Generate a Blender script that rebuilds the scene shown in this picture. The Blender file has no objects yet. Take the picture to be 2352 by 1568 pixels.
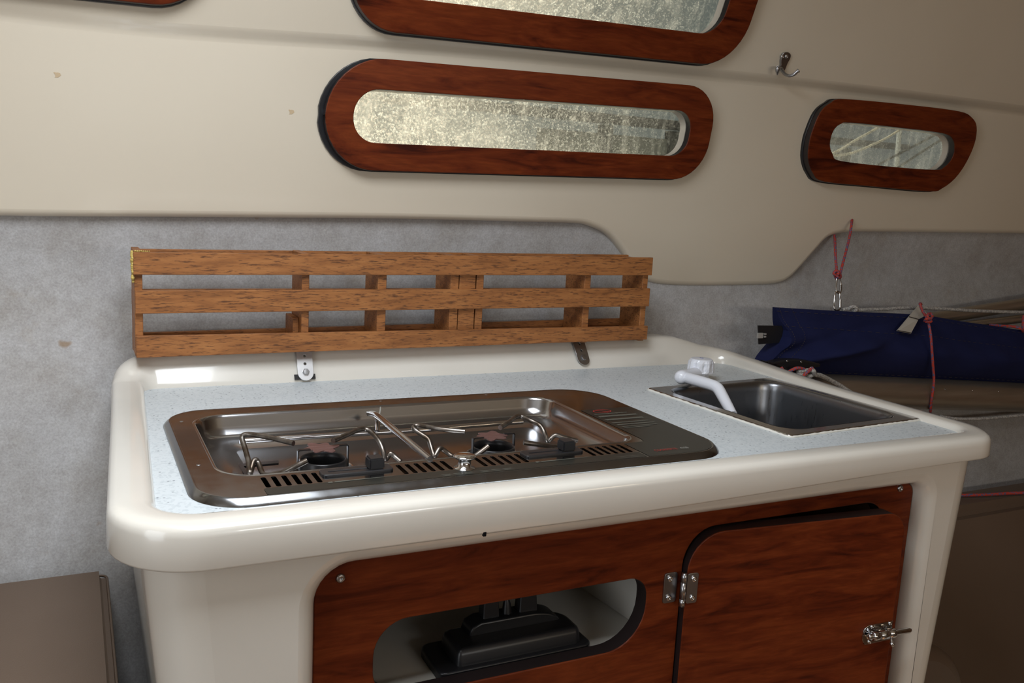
import bpy, bmesh, math, random
from mathutils import Vector, Matrix
from mathutils.geometry import tessellate_polygon
random.seed(7)
S = bpy.context.scene
C = S.collection

# ------------------------------------------------------------------ camera
CAM = Vector((-.0821, -.7063, .2616)); FPX = 2033.43
pitch, roll, yaw = .1643, .0526, .4653
fw = Vector((math.sin(yaw)*math.cos(pitch), math.cos(yaw)*math.cos(pitch), -math.sin(pitch)))
rt0 = Vector((math.cos(yaw), -math.sin(yaw), 0)); up0 = rt0.cross(fw)
rt = math.cos(roll)*rt0 + math.sin(roll)*up0
up = -math.sin(roll)*rt0 + math.cos(roll)*up0
cd = bpy.data.cameras.new('camera'); cam = bpy.data.objects.new('camera', cd); C.objects.link(cam)
cd.sensor_width = 36; cd.lens = FPX/2352*36; cd.clip_start = .01
M = Matrix((rt, up, -fw)).transposed().to_4x4(); M.translation = CAM
cam.matrix_world = M; S.camera = cam

# ------------------------------------------------------------------ sky, sun, daylight openings, exposure
S.view_settings.view_transform = 'Standard'; S.view_settings.look = 'None'
S.view_settings.gamma = 1; S.view_settings.use_curve_mapping = False
S.view_settings.exposure = 0.0
S.cycles.use_light_tree = False; S.cycles.max_bounces = 6; S.cycles.diffuse_bounces = 4; S.cycles.glossy_bounces = 3; S.cycles.transmission_bounces = 4; S.cycles.transparent_max_bounces = 4
S.cycles.caustics_refractive = False; S.cycles.caustics_reflective = False
W = bpy.data.worlds.new('sky'); S.world = W; W.use_nodes = True
wb = W.node_tree.nodes['Background']; wb.inputs[0].default_value = (.62, .68, .72, 1); wb.inputs[1].default_value = .55

def add_light(name, kind, loc, direction, energy, color, **kw):
    l = bpy.data.lights.new(name, kind); o = bpy.data.objects.new(name, l); C.objects.link(o)
    o.location = loc; o.rotation_euler = Vector(direction).to_track_quat('-Z', 'Y').to_euler()
    l.energy = energy; l.color = color
    for k, v in kw.items(): setattr(l, k, v)
    return o
add_light('sun', 'SUN', (-2, 3, 6), (.42, -.34, -1), 10.5, (1, .93, .80), angle=.01)
# daylight in the companionway (upright opening aft) and in the sliding hatch above it
add_light('companionway_daylight', 'AREA', (-1.17, -.62, .18), (1, .12, -.05), 6.0, (.92, .96, 1), shape='RECTANGLE', size=.62, size_y=1.0)
add_light('hatch_daylight', 'AREA', (-.01, -.20, .775), (0.0, 0, -1), 11.0, (.90, .95, 1), shape='RECTANGLE', size=.46, size_y=.60)

# the two windows of the opposite cabin side
for wx, en, wc in ((.55, 3.5, (.98, .98, .97)), (1.25, 2.0, (1, .80, .54))):
    add_light('side_window_daylight', 'AREA', (wx, -1.735, .35), (.15, 1, -.02), en, wc, shape='RECTANGLE', size=.62, size_y=.13)

def ray(x, y): return (x-1176)/FPX*rt - (y-784)/FPX*up + fw
def on(x, y, n, d):
    n = Vector(n); v = ray(x, y); return CAM + v*((d-n.dot(CAM))/n.dot(v))
def at(x, y, Y): return on(x, y, (0, 1, 0), Y)      # photo point at a true depth Y
def atz(x, y, z): return on(x, y, (0, 0, 1), z)     # photo point on a true height z

# ------------------------------------------------------------------ materials
def mat(name, col=(.5,.5,.5), rough=.5, metal=0, coat=0, spec=.5, build=None):
    m = bpy.data.materials.new(name); m.use_nodes = True; nt = m.node_tree; b = nt.nodes['Principled BSDF']
    b.inputs['Base Color'].default_value = (*col, 1); b.inputs['Roughness'].default_value = rough
    b.inputs['Metallic'].default_value = metal; b.inputs['Specular IOR Level'].default_value = spec
    b.inputs['Coat Weight'].default_value = coat; b.inputs['Coat Roughness'].default_value = .05
    if build: build(nt, b)
    return m
def N(nt, t, **kw):
    n = nt.nodes.new(t)
    for k, v in kw.items():
        if k in n.inputs.keys(): n.inputs[k].default_value = v
        else: setattr(n, k, v)
    return n
def coords(nt, scale=(1,1,1), rot=(0,0,0)):
    t = N(nt, 'ShaderNodeTexCoord'); m = N(nt, 'ShaderNodeMapping')
    m.inputs['Scale'].default_value = scale; m.inputs['Rotation'].default_value = rot
    nt.links.new(t.outputs['Object'], m.inputs[0]); return m.outputs[0]
def noise(nt, vec, scale, detail=3, rough=.55, dist=0):
    n = N(nt, 'ShaderNodeTexNoise'); n.inputs['Scale'].default_value = scale; n.inputs['Detail'].default_value = detail
    n.inputs['Roughness'].default_value = rough; n.inputs['Distortion'].default_value = dist
    nt.links.new(vec, n.inputs['Vector']); return n.outputs['Fac']
def ramp(nt, fac, stops):
    r = N(nt, 'ShaderNodeValToRGB'); cr = r.color_ramp
    while len(cr.elements) < len(stops): cr.elements.new(.5)
    for e, (p, c) in zip(cr.elements, stops):
        e.position = p; e.color = (*c, 1) if len(c) == 3 else c
    nt.links.new(fac, r.inputs[0]); return r.outputs[0]
def mix(nt, fac, a, b, mode='MIX'):
    m = N(nt, 'ShaderNodeMix', data_type='RGBA', blend_type=mode)
    for s, v in ((0, fac), (6, a), (7, b)):
        if hasattr(v, 'links') or hasattr(v, 'is_linked'): nt.links.new(v, m.inputs[s])
        else: m.inputs[s].default_value = v if s == 0 else (*v, 1)
    return m.outputs[2]
def bump(nt, b, h, strength, dist=.002):
    n = N(nt, 'ShaderNodeBump'); n.inputs['Strength'].default_value = strength; n.inputs['Distance'].default_value = dist
    nt.links.new(h, n.inputs['Height']); nt.links.new(n.outputs[0], b.inputs['Normal'])
def L(nt, a, b): nt.links.new(a, b)

def _gel(nt, b):
    v = coords(nt); n = noise(nt, v, 2.2, 3)
    L(nt, ramp(nt, n, [(.3, (.66,.585,.47)), (.7, (.70,.63,.515))]), b.inputs['Base Color'])
m_gel = mat('cream_gelcoat', (.68,.60,.49), .24, coat=.35, build=_gel)
def _gel2(nt, b):
    v = coords(nt); n = noise(nt, v, 5, 3)
    L(nt, ramp(nt, n, [(.3, (.65,.62,.56)), (.7, (.70,.67,.61))]), b.inputs['Base Color'])
m_gel2 = mat('cream_galley_gelcoat', (.68,.62,.52), .20, coat=.5, build=_gel2)
def _ceil(nt, b): pass
m_ceil = mat('cabin_cream', (.62,.55,.45), .4)
m_teakwall = mat('far_side_lining', (.44,.39,.33), .5)
m_chip = mat('chipped_gelcoat', (.55,.42,.27), .6)
def _fab(nt, b):
    v = coords(nt); n1 = noise(nt, v, 13, 5, .65); n2 = noise(nt, v, 380, 2, .6); n3 = noise(nt, v, 5.5, 5, .7); n4 = noise(nt, v, 75, 3, .6); n5 = noise(nt, v, 26, 2, .5)
    c = ramp(nt, n1, [(.30, (.41,.395,.38)), (.5, (.475,.47,.47)), (.70, (.515,.515,.525))])
    c = mix(nt, ramp(nt, n4, [(.36, (0,0,0)), (.64, (1,1,1))]), mix(nt, 1.0, c, (.90,.89,.885), 'MULTIPLY'), c)
    c = mix(nt, ramp(nt, n2, [(.3, (0,0,0)), (.7, (1,1,1))]), mix(nt, 1.0, c, (.78,.77,.76), 'MULTIPLY'), c)
    c = mix(nt, ramp(nt, n3, [(.60, (0,0,0)), (.80, (.6,.6,.6))]), c, (.36,.30,.22))
    c = mix(nt, ramp(nt, n5, [(.755, (0,0,0)), (.80, (.75,.75,.75))]), c, (.28,.19,.11))
    L(nt, c, b.inputs['Base Color']); bump(nt, b, n2, .22, .0015)
m_fab = mat('grey_felt_lining', (.5,.48,.46), .95, spec=.1, build=_fab)
def _cherry(nt, b):
    v = coords(nt, (3.5, 14, 22)); n = noise(nt, v, 2.2, 6, .62, 1.1); v2 = coords(nt, (20, 90, 160)); n2 = noise(nt, v2, 2, 3)
    c = ramp(nt, n, [(.28, (.036,.006,.003)), (.45, (.122,.021,.006)), (.62, (.175,.035,.009)), (.8, (.09,.016,.005))])
    c = mix(nt, ramp(nt, n2, [(.35, (0,0,0)), (.6, (.6,.6,.6))]), c, mix(nt, 1.0, c, (.70,.66,.62), 'MULTIPLY'))
    L(nt, c, b.inputs['Base Color'])
m_cherry = mat('cherry_laminate', (.12,.03,.015), .36, spec=.18, build=_cherry)
m_edge = mat('dark_edge_band', (.016,.010,.010), .45)
def _teak(nt, b):
    v = coords(nt, (5, 20, 34)); n = noise(nt, v, 3, 5, .6, .6)
    v2 = coords(nt, (38, 200, 330)); n2 = noise(nt, v2, 2.0, 3, .6)
    c = ramp(nt, n, [(.3, (.20,.076,.024)), (.5, (.31,.122,.038)), (.72, (.39,.165,.054))])
    f = ramp(nt, n2, [(.53, (0,0,0)), (.66, (.9,.9,.9))])
    c = mix(nt, f, c, (.085,.033,.014))
    L(nt, c, b.inputs['Base Color']); bump(nt, b, n2, .15, .0006)
m_teak = mat('teak', (.28,.13,.05), .5, spec=.35, build=_teak)
def _lam(nt, b):
    v = coords(nt); c = (.57,.615,.64)
    w = N(nt, 'ShaderNodeTexVoronoi'); w.inputs['Scale'].default_value = 175; L(nt, v, w.inputs['Vector'])
    spot = ramp(nt, w.outputs['Distance'], [(.12, (1,1,1)), (.24, (0,0,0))])
    sel = ramp(nt, w.outputs['Color'], [(.45, (0,0,0)), (.5, (1,1,1))])
    f = mix(nt, 1.0, spot, sel, 'MULTIPLY')
    w2 = N(nt, 'ShaderNodeTexVoronoi'); w2.inputs['Scale'].default_value = 420; L(nt, v, w2.inputs['Vector'])
    c = mix(nt, ramp(nt, w2.outputs['Color'], [(.55, (0,0,0)), (.75, (.7,.7,.7))]), c, (.45,.50,.53))
    c = mix(nt, f, c, (.17,.20,.23))
    L(nt, c, b.inputs['Base Color'])
m_lam = mat('speckled_laminate', (.6,.64,.66), .42, build=_lam)
def _steel(nt, b):
    v = coords(nt, (30, 30, 30)); n = noise(nt, v, 3, 4)
    L(nt, ramp(nt, n, [(.3, (.10,.10,.10)), (.75, (.19,.19,.19))]), b.inputs['Roughness'])
m_steel = mat('stainless_steel', (.44,.43,.43), .13, 1, build=_steel)
def _plate(nt, b):
    n = noise(nt, coords(nt, (30, 30, 30)), 2, 4); L(nt, ramp(nt, n, [(.3, (.15,.15,.15)), (.75, (.25,.25,.25))]), b.inputs['Roughness'])
m_plate = mat('hob_plate_steel', (.245,.25,.26), .2, 1, build=_plate)
m_basin = mat('satin_basin_steel', (.40,.405,.42), .17, 1)
def _brush(nt, b):
    v = coords(nt, (260, 260, 6)); n = noise(nt, v, 2, 3)
    L(nt, ramp(nt, n, [(.3, (.27,.27,.27)), (.7, (.36,.36,.36))]), b.inputs['Roughness'])
m_sink = mat('brushed_steel', (.25,.26,.28), .3, 1, build=_brush)
m_chrome = mat('chrome', (.58,.58,.59), .08, 1)
m_bracket = mat('plated_bracket', (.62,.62,.63), .35, .7)
m_nickel = mat('nickel', (.5,.49,.47), .35, .4)
m_zinc = mat('dull_metal', (.40,.40,.41), .3, 1)
def _rod(nt, b):
    v = coords(nt); n = noise(nt, v, 60, 3)
    L(nt, ramp(nt, n, [(.35, (.11,.085,.065)), (.62, (.26,.24,.22))]), b.inputs['Base Color'])
m_rod = mat('heat_stained_steel', (.3,.28,.26), .36, 1, build=_rod)
m_burn = mat('burner_black', (.020,.019,.020), .3, .4)
m_flame = mat('heat_tinted_plate', (.21,.115,.105), .45, .7)
m_black = mat('black_plastic', (.012,.012,.014), .35)
m_label = mat('black_label', (.018,.018,.015), .30, spec=.22)
m_slot = mat('vent_dark', (.004,.004,.005), .8, spec=.1)
m_white = mat('white_plastic', (.74,.77,.84), .28, coat=.2)
m_bluedot = mat('blue_print', (.02,.05,.35), .4)
m_red = mat('red_print', (.30,.025,.022), .5)
m_grey = mat('grey_print', (.30,.30,.27), .5)
m_dim = mat('faded_print', (.085,.085,.07), .5)
m_seal = mat('white_sealant', (.70,.69,.64), .5)
def _vin(nt, b):
    v = coords(nt); n = noise(nt, v, 700, 2); n1 = noise(nt, v, 4, 3)
    L(nt, ramp(nt, n1, [(.3, (.112,.075,.051)), (.7, (.132,.090,.063))]), b.inputs['Base Color']); bump(nt, b, n, .25, .0006)
m_vinyl = mat('brown_vinyl', (.11,.075,.052), .42, spec=.45, build=_vin)
def _nav(nt, b):
    v = coords(nt); n = noise(nt, v, 900, 1); bump(nt, b, n, .3, .0005)
m_navy = mat('navy_canvas', (.010,.014,.062), .8, spec=.2, build=_nav)
m_thread = mat('pale_thread', (.062,.05,.05), .8)
m_web = mat('grey_webbing', (.40,.37,.32), .8)
def _alu(nt, b):
    v = coords(nt, (2, 30, 30)); n = noise(nt, v, 3, 4)
    L(nt, ramp(nt, n, [(.3, (.40,.35,.28)), (.7, (.50,.44,.36))]), b.inputs['Base Color'])
m_alu = mat('anodised_aluminium', (.3,.25,.2), .36, .85, build=_alu)
def ropem(name, a, c, sc, lim=.48):
    def f(nt, b):
        v = coords(nt); n = noise(nt, v, sc, 1); L(nt, ramp(nt, n, [(lim, a), (lim+.05, c)]), b.inputs['Base Color']); bump(nt, b, noise(nt, v, sc*1.6, 1), .5, .001)
    return mat(name, a, .75, build=f)
m_rrope = ropem('red_blue_cord', (.47,.050,.032), (.10,.11,.22), 300, .52)
m_wrope = ropem('white_braid', (.46,.45,.43), (.27,.265,.26), 330)
m_rubber = mat('black_rubber', (.010,.011,.014), .3)
m_glue = mat('yellow_glue', (.50,.37,.10), .4)
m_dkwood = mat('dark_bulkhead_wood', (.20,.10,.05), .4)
m_floor = mat('cabin_sole', (.20,.11,.06), .4)
m_roof = mat('roof_brown', (.11,.08,.07), .8)
m_bldg = mat('ochre_render', (.55,.47,.34), .8)
m_bpane = mat('pale_cladding', (.72,.64,.50), .8)
m_post = mat('dark_post', (.10,.09,.08), .8)
m_wire = mat('black_wire', (.006,.006,.006), .8, spec=.1)
m_whitep = mat('white_post', (.75,.75,.73), .5)

def pane_mat(name, dust, tint, amount, glow_grad=None, spk=1.0):
    m = bpy.data.materials.new(name); m.use_nodes = True; nt = m.node_tree; nt.nodes.clear()
    out = N(nt, 'ShaderNodeOutputMaterial')
    tr = N(nt, 'ShaderNodeBsdfRefraction'); tr.inputs['Color'].default_value = (*tint, 1); tr.inputs['IOR'].default_value = 1.0; tr.inputs['Roughness'].default_value = .05
    tl = N(nt, 'ShaderNodeBsdfTranslucent')
    v = coords(nt); s = noise(nt, v, 300, 2, .75); big = noise(nt, v, 7, 4, .6); stk = noise(nt, coords(nt, (60, 60, 2.5)), 1.2, 3)
    tl.inputs[0].default_value = (*dust, 1)
    sp = ramp(nt, s, [(.53, (0,0,0)), (.62, (spk,)*3)])
    bg = ramp(nt, big, [(.35, (amount*.45,)*3), (.7, (amount,)*3)])
    sk = ramp(nt, stk, [(.5, (0,0,0)), (.7, (.13,.13,.13))])
    if glow_grad:  # dust density also paints in the sun's glow, stronger at the left
        xs = N(nt, 'ShaderNodeSeparateXYZ'); L(nt, coords(nt), xs.inputs[0]); gr = N(nt, 'ShaderNodeMapRange')
        for i, q in enumerate((glow_grad[0], glow_grad[1], glow_grad[2], glow_grad[3])): gr.inputs[i+1].default_value = q
        L(nt, xs.outputs[0], gr.inputs[0])
        sp = mix(nt, 1.0, sp, gr.outputs[0], 'MULTIPLY'); bg = mix(nt, 1.0, bg, gr.outputs[0], 'MULTIPLY')
    f = mix(nt, 1.0, mix(nt, .75, bg, sp, 'ADD'), sk, 'ADD')
    ms = N(nt, 'ShaderNodeMixShader'); L(nt, f, ms.inputs[0]); L(nt, tr.outputs[0], ms.inputs[1]); L(nt, tl.outputs[0], ms.inputs[2])
    gl = N(nt, 'ShaderNodeBsdfGlossy'); gl.inputs['Roughness'].default_value = .12
    m2 = N(nt, 'ShaderNodeMixShader'); m2.inputs[0].default_value = .04
    L(nt, ms.outputs[0], m2.inputs[1]); L(nt, gl.outputs[0], m2.inputs[2]); L(nt, m2.outputs[0], out.inputs[0])
    return m
m_pane = pane_mat('dusty_acrylic_glow', (.97,.94,.85), (.52,.54,.50), .36, (-.30,.26,1.25,.10))
m_pane2 = pane_mat('dusty_acrylic_clear', (.80,.78,.70), (.44,.46,.44), .16, None, .12)

# ------------------------------------------------------------------ mesh helpers
class MB:
    def __init__(s): s.v = []; s.f = []; s.m = []; s.s = []
    def add(s, vs, fs, m=0, smooth=False):
        k = len(s.v); s.v += [Vector(p) for p in vs]
        for f in fs: s.f.append([i+k for i in f]); s.m.append(m); s.s.append(smooth)
        return s
    def box(s, a, b, m=0):
        x0,y0,z0 = a; x1,y1,z1 = b
        return s.add([(x0,y0,z0),(x1,y0,z0),(x1,y1,z0),(x0,y1,z0),(x0,y0,z1),(x1,y0,z1),(x1,y1,z1),(x0,y1,z1)],
              [(0,3,2,1),(4,5,6,7),(0,1,5,4),(1,2,6,5),(2,3,7,6),(3,0,4,7)], m)
    def obox(s, o, ax, ay, az, m=0):      # box from corner/centre o with three half-axes
        o, ax, ay, az = map(Vector, (o, ax, ay, az))
        vs = [o+i*ax+j*ay+k*az for k in (-1,1) for j in (-1,1) for i in (-1,1)]
        return s.add(vs, [(0,2,3,1),(4,5,7,6),(0,1,5,4),(1,3,7,5),(3,2,6,7),(2,0,4,6)], m)
    def grid(s, rows, m=0, smooth=True, closed=False, capends=False):
        n = len(rows[0]); vs = [p for r in rows for p in r]; fs = []
        for i in range(len(rows)-1):
            for j in range(n if closed else n-1):
                a = i*n+j; b = i*n+(j+1)%n; fs.append((a, b, b+n, a+n))
        s.add(vs, fs, m, smooth)
        if capends:
            s.add(rows[0], [list(range(n))[::-1]], m); s.add(rows[-1], [list(range(n))], m)
        return s
    def tube(s, pts, r, n=8, m=0, closed=False, flat=None):
        pts = [Vector(p) for p in pts]; K = len(pts); rr = r if isinstance(r, (list, tuple)) else [r]*K
        T = []
        for i in range(K):
            a = pts[(i-1) % K] if closed else pts[max(i-1,0)]; b = pts[(i+1) % K] if closed else pts[min(i+1,K-1)]
            T.append((b-a).normalized())
        u = T[0].orthogonal().normalized() if flat is None else Vector(flat); rows = []
        for i in range(K):
            u = (u - T[i]*u.dot(T[i])).normalized(); w = T[i].cross(u)
            rows.append([pts[i]+rr[i]*(math.cos(2*math.pi*k/n)*u+math.sin(2*math.pi*k/n)*w) for k in range(n)])
        if closed: rows.append(rows[0]); return s.grid(rows, m, True, True)
        return s.grid(rows, m, True, True, True)
    def lathe(s, prof, n=24, mtx=None, m=0, smooth=True):
        mtx = mtx or Matrix()
        rows = [[mtx @ Vector((r*math.cos(2*math.pi*k/n), r*math.sin(2*math.pi*k/n), z)) for k in range(n)] for r, z in prof]
        return s.grid(rows, m, smooth, True, True)
    def plate(s, F, outer, holes=(), t=.01, bev=.0, m=0, me=None, smooth_side=True):
        me = m if me is None else me
        loops = [ccw(outer)] + [ccw(h)[::-1] for h in holes]
        ins = [offset(l, -bev) if bev else l for l in loops]
        flat = [p for l in ins for p in l]
        tris = tessellate_polygon([[Vector((x, y, 0)) for x, y in l] for l in ins])
        s.add([F(x, y, 0) for x, y in flat], [orient(flat, tr) for tr in tris], m)
        flatb = [p for l in loops for p in l]
        s.add([F(x, y, t) for x, y in flatb], [orient(flatb, tr)[::-1] for tr in tris], me)
        for l, i in zip(loops, ins):
            rows = []
            if bev:
                for k in range(4):
                    a = k/3*math.pi/2; o = offset(l, -bev*(1-math.sin(a))); rows.append([F(x, y, bev*(1-math.cos(a))) for x, y in o])
            else: rows.append([F(x, y, 0) for x, y in l])
            s.grid(rows, m, True, True) if bev else None
            s.grid([rows[-1], [F(x, y, t) for x, y in l]], me, smooth_side, True)
        return s
    def build(s, name, mats, parent=None, bevel=0, seg=2, label=None):
        org = Vector(ORG.get(parent.name, (0,0,0))) if parent else Vector()
        me = bpy.data.meshes.new(name); me.from_pydata([p-org for p in s.v], [], s.f)
        mats = mats if isinstance(mats, (list, tuple)) else [mats]
        for mm in mats: me.materials.append(mm)
        for p, i, sm in zip(me.polygons, s.m, s.s): p.material_index = min(i, len(mats)-1); p.use_smooth = sm
        bm = bmesh.new(); bm.from_mesh(me)
        if bevel:
            bmesh.ops.bevel(bm, geom=bm.edges[:], offset=bevel, segments=seg, affect='EDGES', clamp_overlap=True)
        bm.to_mesh(me); bm.free(); me.update()
        o = bpy.data.objects.new(name, me); C.objects.link(o)
        if parent: o.parent = parent; ORG[o.name] = org
        else: ORG[o.name] = Vector()
        if label: o['label'] = label
        return o
ORG = {}
def area2(l): return sum(l[i][0]*l[(i+1) % len(l)][1]-l[(i+1) % len(l)][0]*l[i][1] for i in range(len(l)))
def ccw(l): l = [(p[0], p[1]) for p in l]; return l if area2(l) > 0 else l[::-1]
def orient(P, t):
    a, b, c = (P[i] for i in t)
    return list(t) if (b[0]-a[0])*(c[1]-a[1])-(c[0]-a[0])*(b[1]-a[1]) > 0 else list(t)[::-1]
def offset(l, d):      # positive = to the right of travel (outward of a ccw loop)
    out = []; n = len(l)
    for i in range(n):
        a, p, b = Vector(l[i-1]), Vector(l[i]), Vector(l[(i+1) % n])
        e1, e2 = (p-a), (b-p)
        n1 = Vector((e1.y, -e1.x)).normalized() if e1.length > 1e-9 else Vector((0,0)); n2 = Vector((e2.y, -e2.x)).normalized() if e2.length > 1e-9 else n1
        q = (n1+n2); q = q.normalized() if q.length > 1e-6 else n1
        k = 1/max(.5, q.dot(n1)) if n1.length else 1
        out.append((p.x+q.x*d*k, p.y+q.y*d*k))
    return out
def rrect(x0, x1, y0, y1, r, n=7):   # radii order: bl, br, tr, tl
    rr = r if isinstance(r, (list, tuple)) else [r]*4; out = []
    for (cx, cy, a0), q in zip(((x0,y0,180),(x1,y0,270),(x1,y1,0),(x0,y1,90)), rr):
        sx = 1 if cx == x0 else -1; sy = 1 if cy == y0 else -1
        for k in range(n+1):
            a = math.radians(a0+90*k/n); out.append((cx+sx*q+q*math.cos(a), cy+sy*q+q*math.sin(a)))
    return out
def spline(P, k=6, closed=False):
    P = [Vector(p) for p in P]; n = len(P); out = []
    for i in range(n if closed else n-1):
        g = (lambda j: P[j % n]) if closed else (lambda j: P[max(0, min(n-1, j))])
        a, b, c, d = g(i-1), g(i), g(i+1), g(i+2)
        for s_ in range(k):
            t = s_/k; out.append(.5*((2*b)+(c-a)*t+(2*a-5*b+4*c-d)*t*t+(3*b-a-3*c+d)*t**3))
    if not closed: out.append(P[-1])
    return out
def lerp(T, x):
    if x <= T[0][0]: return T[0][1]
    for (a, b), (c, d) in zip(T, T[1:]):
        if x <= c: return b+(d-b)*(x-a)/(c-a)
    return T[-1][1]
def sstep(a, b, x): t = max(0, min(1, (x-a)/(b-a))); return t*t*(3-2*t)
def thing(name, label, cat, loc, group=None):
    o = bpy.data.objects.new(name, None); C.objects.link(o); o.location = loc; o.empty_display_size = .05
    o['label'] = label; o['category'] = cat; ORG[o.name] = Vector(loc)
    if group: o['group'] = group
    return o
def tag(o, label, cat, group=None):
    o['label'] = label; o['category'] = cat
    if group: o['group'] = group
    return o
def struct(o, label=None):
    o['kind'] = 'structure'
    if label: o['label'] = label
    return o
def text_mesh(txt, size, F, name, m, parent, align='LEFT', sx=1):
    cu = bpy.data.curves.new('txt', 'FONT'); cu.body = txt; cu.size = size; cu.align_x = align; cu.resolution_u = 2
    ob = bpy.data.objects.new('txt', cu); C.objects.link(ob)
    dg = bpy.context.evaluated_depsgraph_get(); me = ob.evaluated_get(dg).to_mesh()
    b = MB(); b.add([F(v.co.x*sx, v.co.y) for v in me.vertices], [list(p.vertices) for p in me.polygons])
    bpy.data.objects.remove(ob)
    return b.build(name, m, parent)

# ================================================================== the cabin
HULL = [(-.95,.22),(-.75,.31),(-.55,.40),(-.33,.453),(-.2,.477),(0,.540),(.06,.560),(.12,.579),(.16,.577),(.22,.566),(.32,.552)]
def yfab(z):                                # felt-lined hull side
    return sum(lerp(HULL, z+d) for d in (-.03,-.015,0,.015,.03))/5
NL = Vector((0, 1, .18)); DL = .591         # lower cabin-side moulding
NU = Vector((0, 1, .40)); DU = .508-.012+.4*.466
def PLw(x, z, w=0): return Vector((x, DL-.18*z+w, z))      # w = depth outwards (+y)
def PUw(x, z, w=0): return Vector((x, DU-.40*z+w, z))
X0, X1 = -1.2, 2.6

b = MB(); zs = [-.9+i*.03 for i in range(41)]
b.grid([[(x, yfab(z), z) for x in (X0, -.4, .4, 1.2, 2.0, X1)] for z in zs], 0, True)
struct(b.build('wall_hull', m_fab), 'grey felt lining of the hull side behind the galley')

liner_bottom = [(X0,.1965),(-.6,.199),(-.1879,.2024),(.0403,.2085),(.3413,.2167),(.5568,.2194),(.652,.2204),(.6858,.2165),(.7223,.2031),(.7533,.1779),(.7756,.1557),(.8082,.1292),(.8474,.1192),(.9244,.1161),(1.0244,.1171),(1.1079,.1198),(1.1426,.1309),(1.1676,.1565),(1.1956,.1907),(1.2166,.2122),(1.2532,.2216),(1.3221,.2253),(1.5733,.2306),(1.7867,.2347),(2.0162,.239),(X1,.245)]
crease = [(X0,.427),(-.6,.430),(-.1751,.4314),(-.0591,.4317),(.0386,.434),(.1721,.441),(.3199,.4495),(.5206,.4575),(.8739,.4662),(1.1246,.4718),(1.345,.4748),(1.6672,.4766),(1.9,.477),(X1,.479)]
def crz(x): return lerp(crease, x)
lb = [(p.x, p.y) for p in spline([Vector((x, z, 0)) for x, z in liner_bottom], 4)]
cr = [(p.x, p.y) for p in spline([Vector((x, z, 0)) for x, z in crease], 3)]

def smooth_loop(pts, k=4): return [(p.x, p.y) for p in spline([Vector((x, z, 0)) for x, z in pts], k, True)]
w1_out = rrect(.2290, .8765, .292, .4415, [.074,.062,.062,.078], 10)
w1_out = [(x, z+.010*(x-.55)/.33*(1 if z > .36 else 1)) for x, z in w1_out]
w1_in = rrect(.2680, .8325, .330, .4015, [.034,.030,.030,.035], 9)
w1_in = [(x, z+.010*(x-.55)/.33) for x, z in w1_in]
w2_out = smooth_loop([(1.0945,.3776),(1.0950,.4001),(1.1035,.4319),(1.1225,.4495),(1.1562,.4590),(1.3329,.4636),(1.4532,.4636),(1.4916,.4560),(1.5142,.4400),(1.5225,.4078),(1.5138,.3692),(1.4951,.3383),(1.4666,.3175),(1.4336,.3100),(1.275,.3117),(1.1519,.3142),(1.1203,.3276),(1.1007,.3515)])
w2_in = smooth_loop([(1.1436,.3811),(1.1450,.4038),(1.1579,.4160),(1.1803,.4205),(1.2914,.4215),(1.4224,.4205),(1.4572,.4115),(1.4703,.3928),(1.4685,.3726),(1.4553,.3582),(1.4329,.3520),(1.3187,.3505),(1.1817,.3530),(1.1572,.3628)])
w0_out = rrect(.2450, .8880, .4735, .690, [.070,.068,.068,.070], 10)
w0_out = [(x, z+.009*(x-.55)/.33) for x, z in w0_out]
w0_in = rrect(.288, .835, .516, .648, [.036,.036,.036,.036], 9)
w0_in = [(x, z+.009*(x-.55)/.33) for x, z in w0_in]
w3_out = [(x-.808, z-.0185) for x, z in w0_out]; w3_in = [(x-.808, z-.0185) for x, z in w0_in]

def panel_with_holes(outer, holes, P, depth, name, label):
    b = MB(); loops = [ccw(outer)]+[ccw(h)[::-1] for h in holes]; flat = [p for l in loops for p in l]
    tr = tessellate_polygon([[Vector((x, z, 0)) for x, z in l] for l in loops])
    b.add([P(x, z) for x, z in flat], [orient(flat, t) for t in tr])
    for l in loops[1:]: b.grid([[P(x, z) for x, z in l], [P(x, z, depth) for x, z in offset(l, .0035)]], 0, True, True)
    return b
r_e = .009
top = [(x, z-.004) for x, z in cr]
lowin = [(x, z+r_e) for x, z in lb]
# inset bottom loop along its own normal so that the rolled edge keeps its width
def off_open(l, d):
    out = []
    for i in range(len(l)):
        a = Vector(l[max(0,i-1)]); c = Vector(l[min(len(l)-1,i+1)]); e = (c-a).normalized(); out.append((l[i][0]-e.y*d, l[i][1]+e.x*d))
    return out
lowin = off_open(lb, r_e)
b = panel_with_holes(lowin+top[::-1], [offset(ccw(w1_in), .003), offset(ccw(w2_in), .003)], PLw, .010, 'x', 'x')
rows = []
for k in range(7):
    a = k/6*math.pi/2; o = off_open(lb, r_e*(1-math.sin(a))); rows.append([PLw(x, z, r_e*(1-math.cos(a))) for x, z in o])
rows.append([PLw(x, z, .02) for x, z in lb]); b.grid(rows, 0, True)
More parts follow.
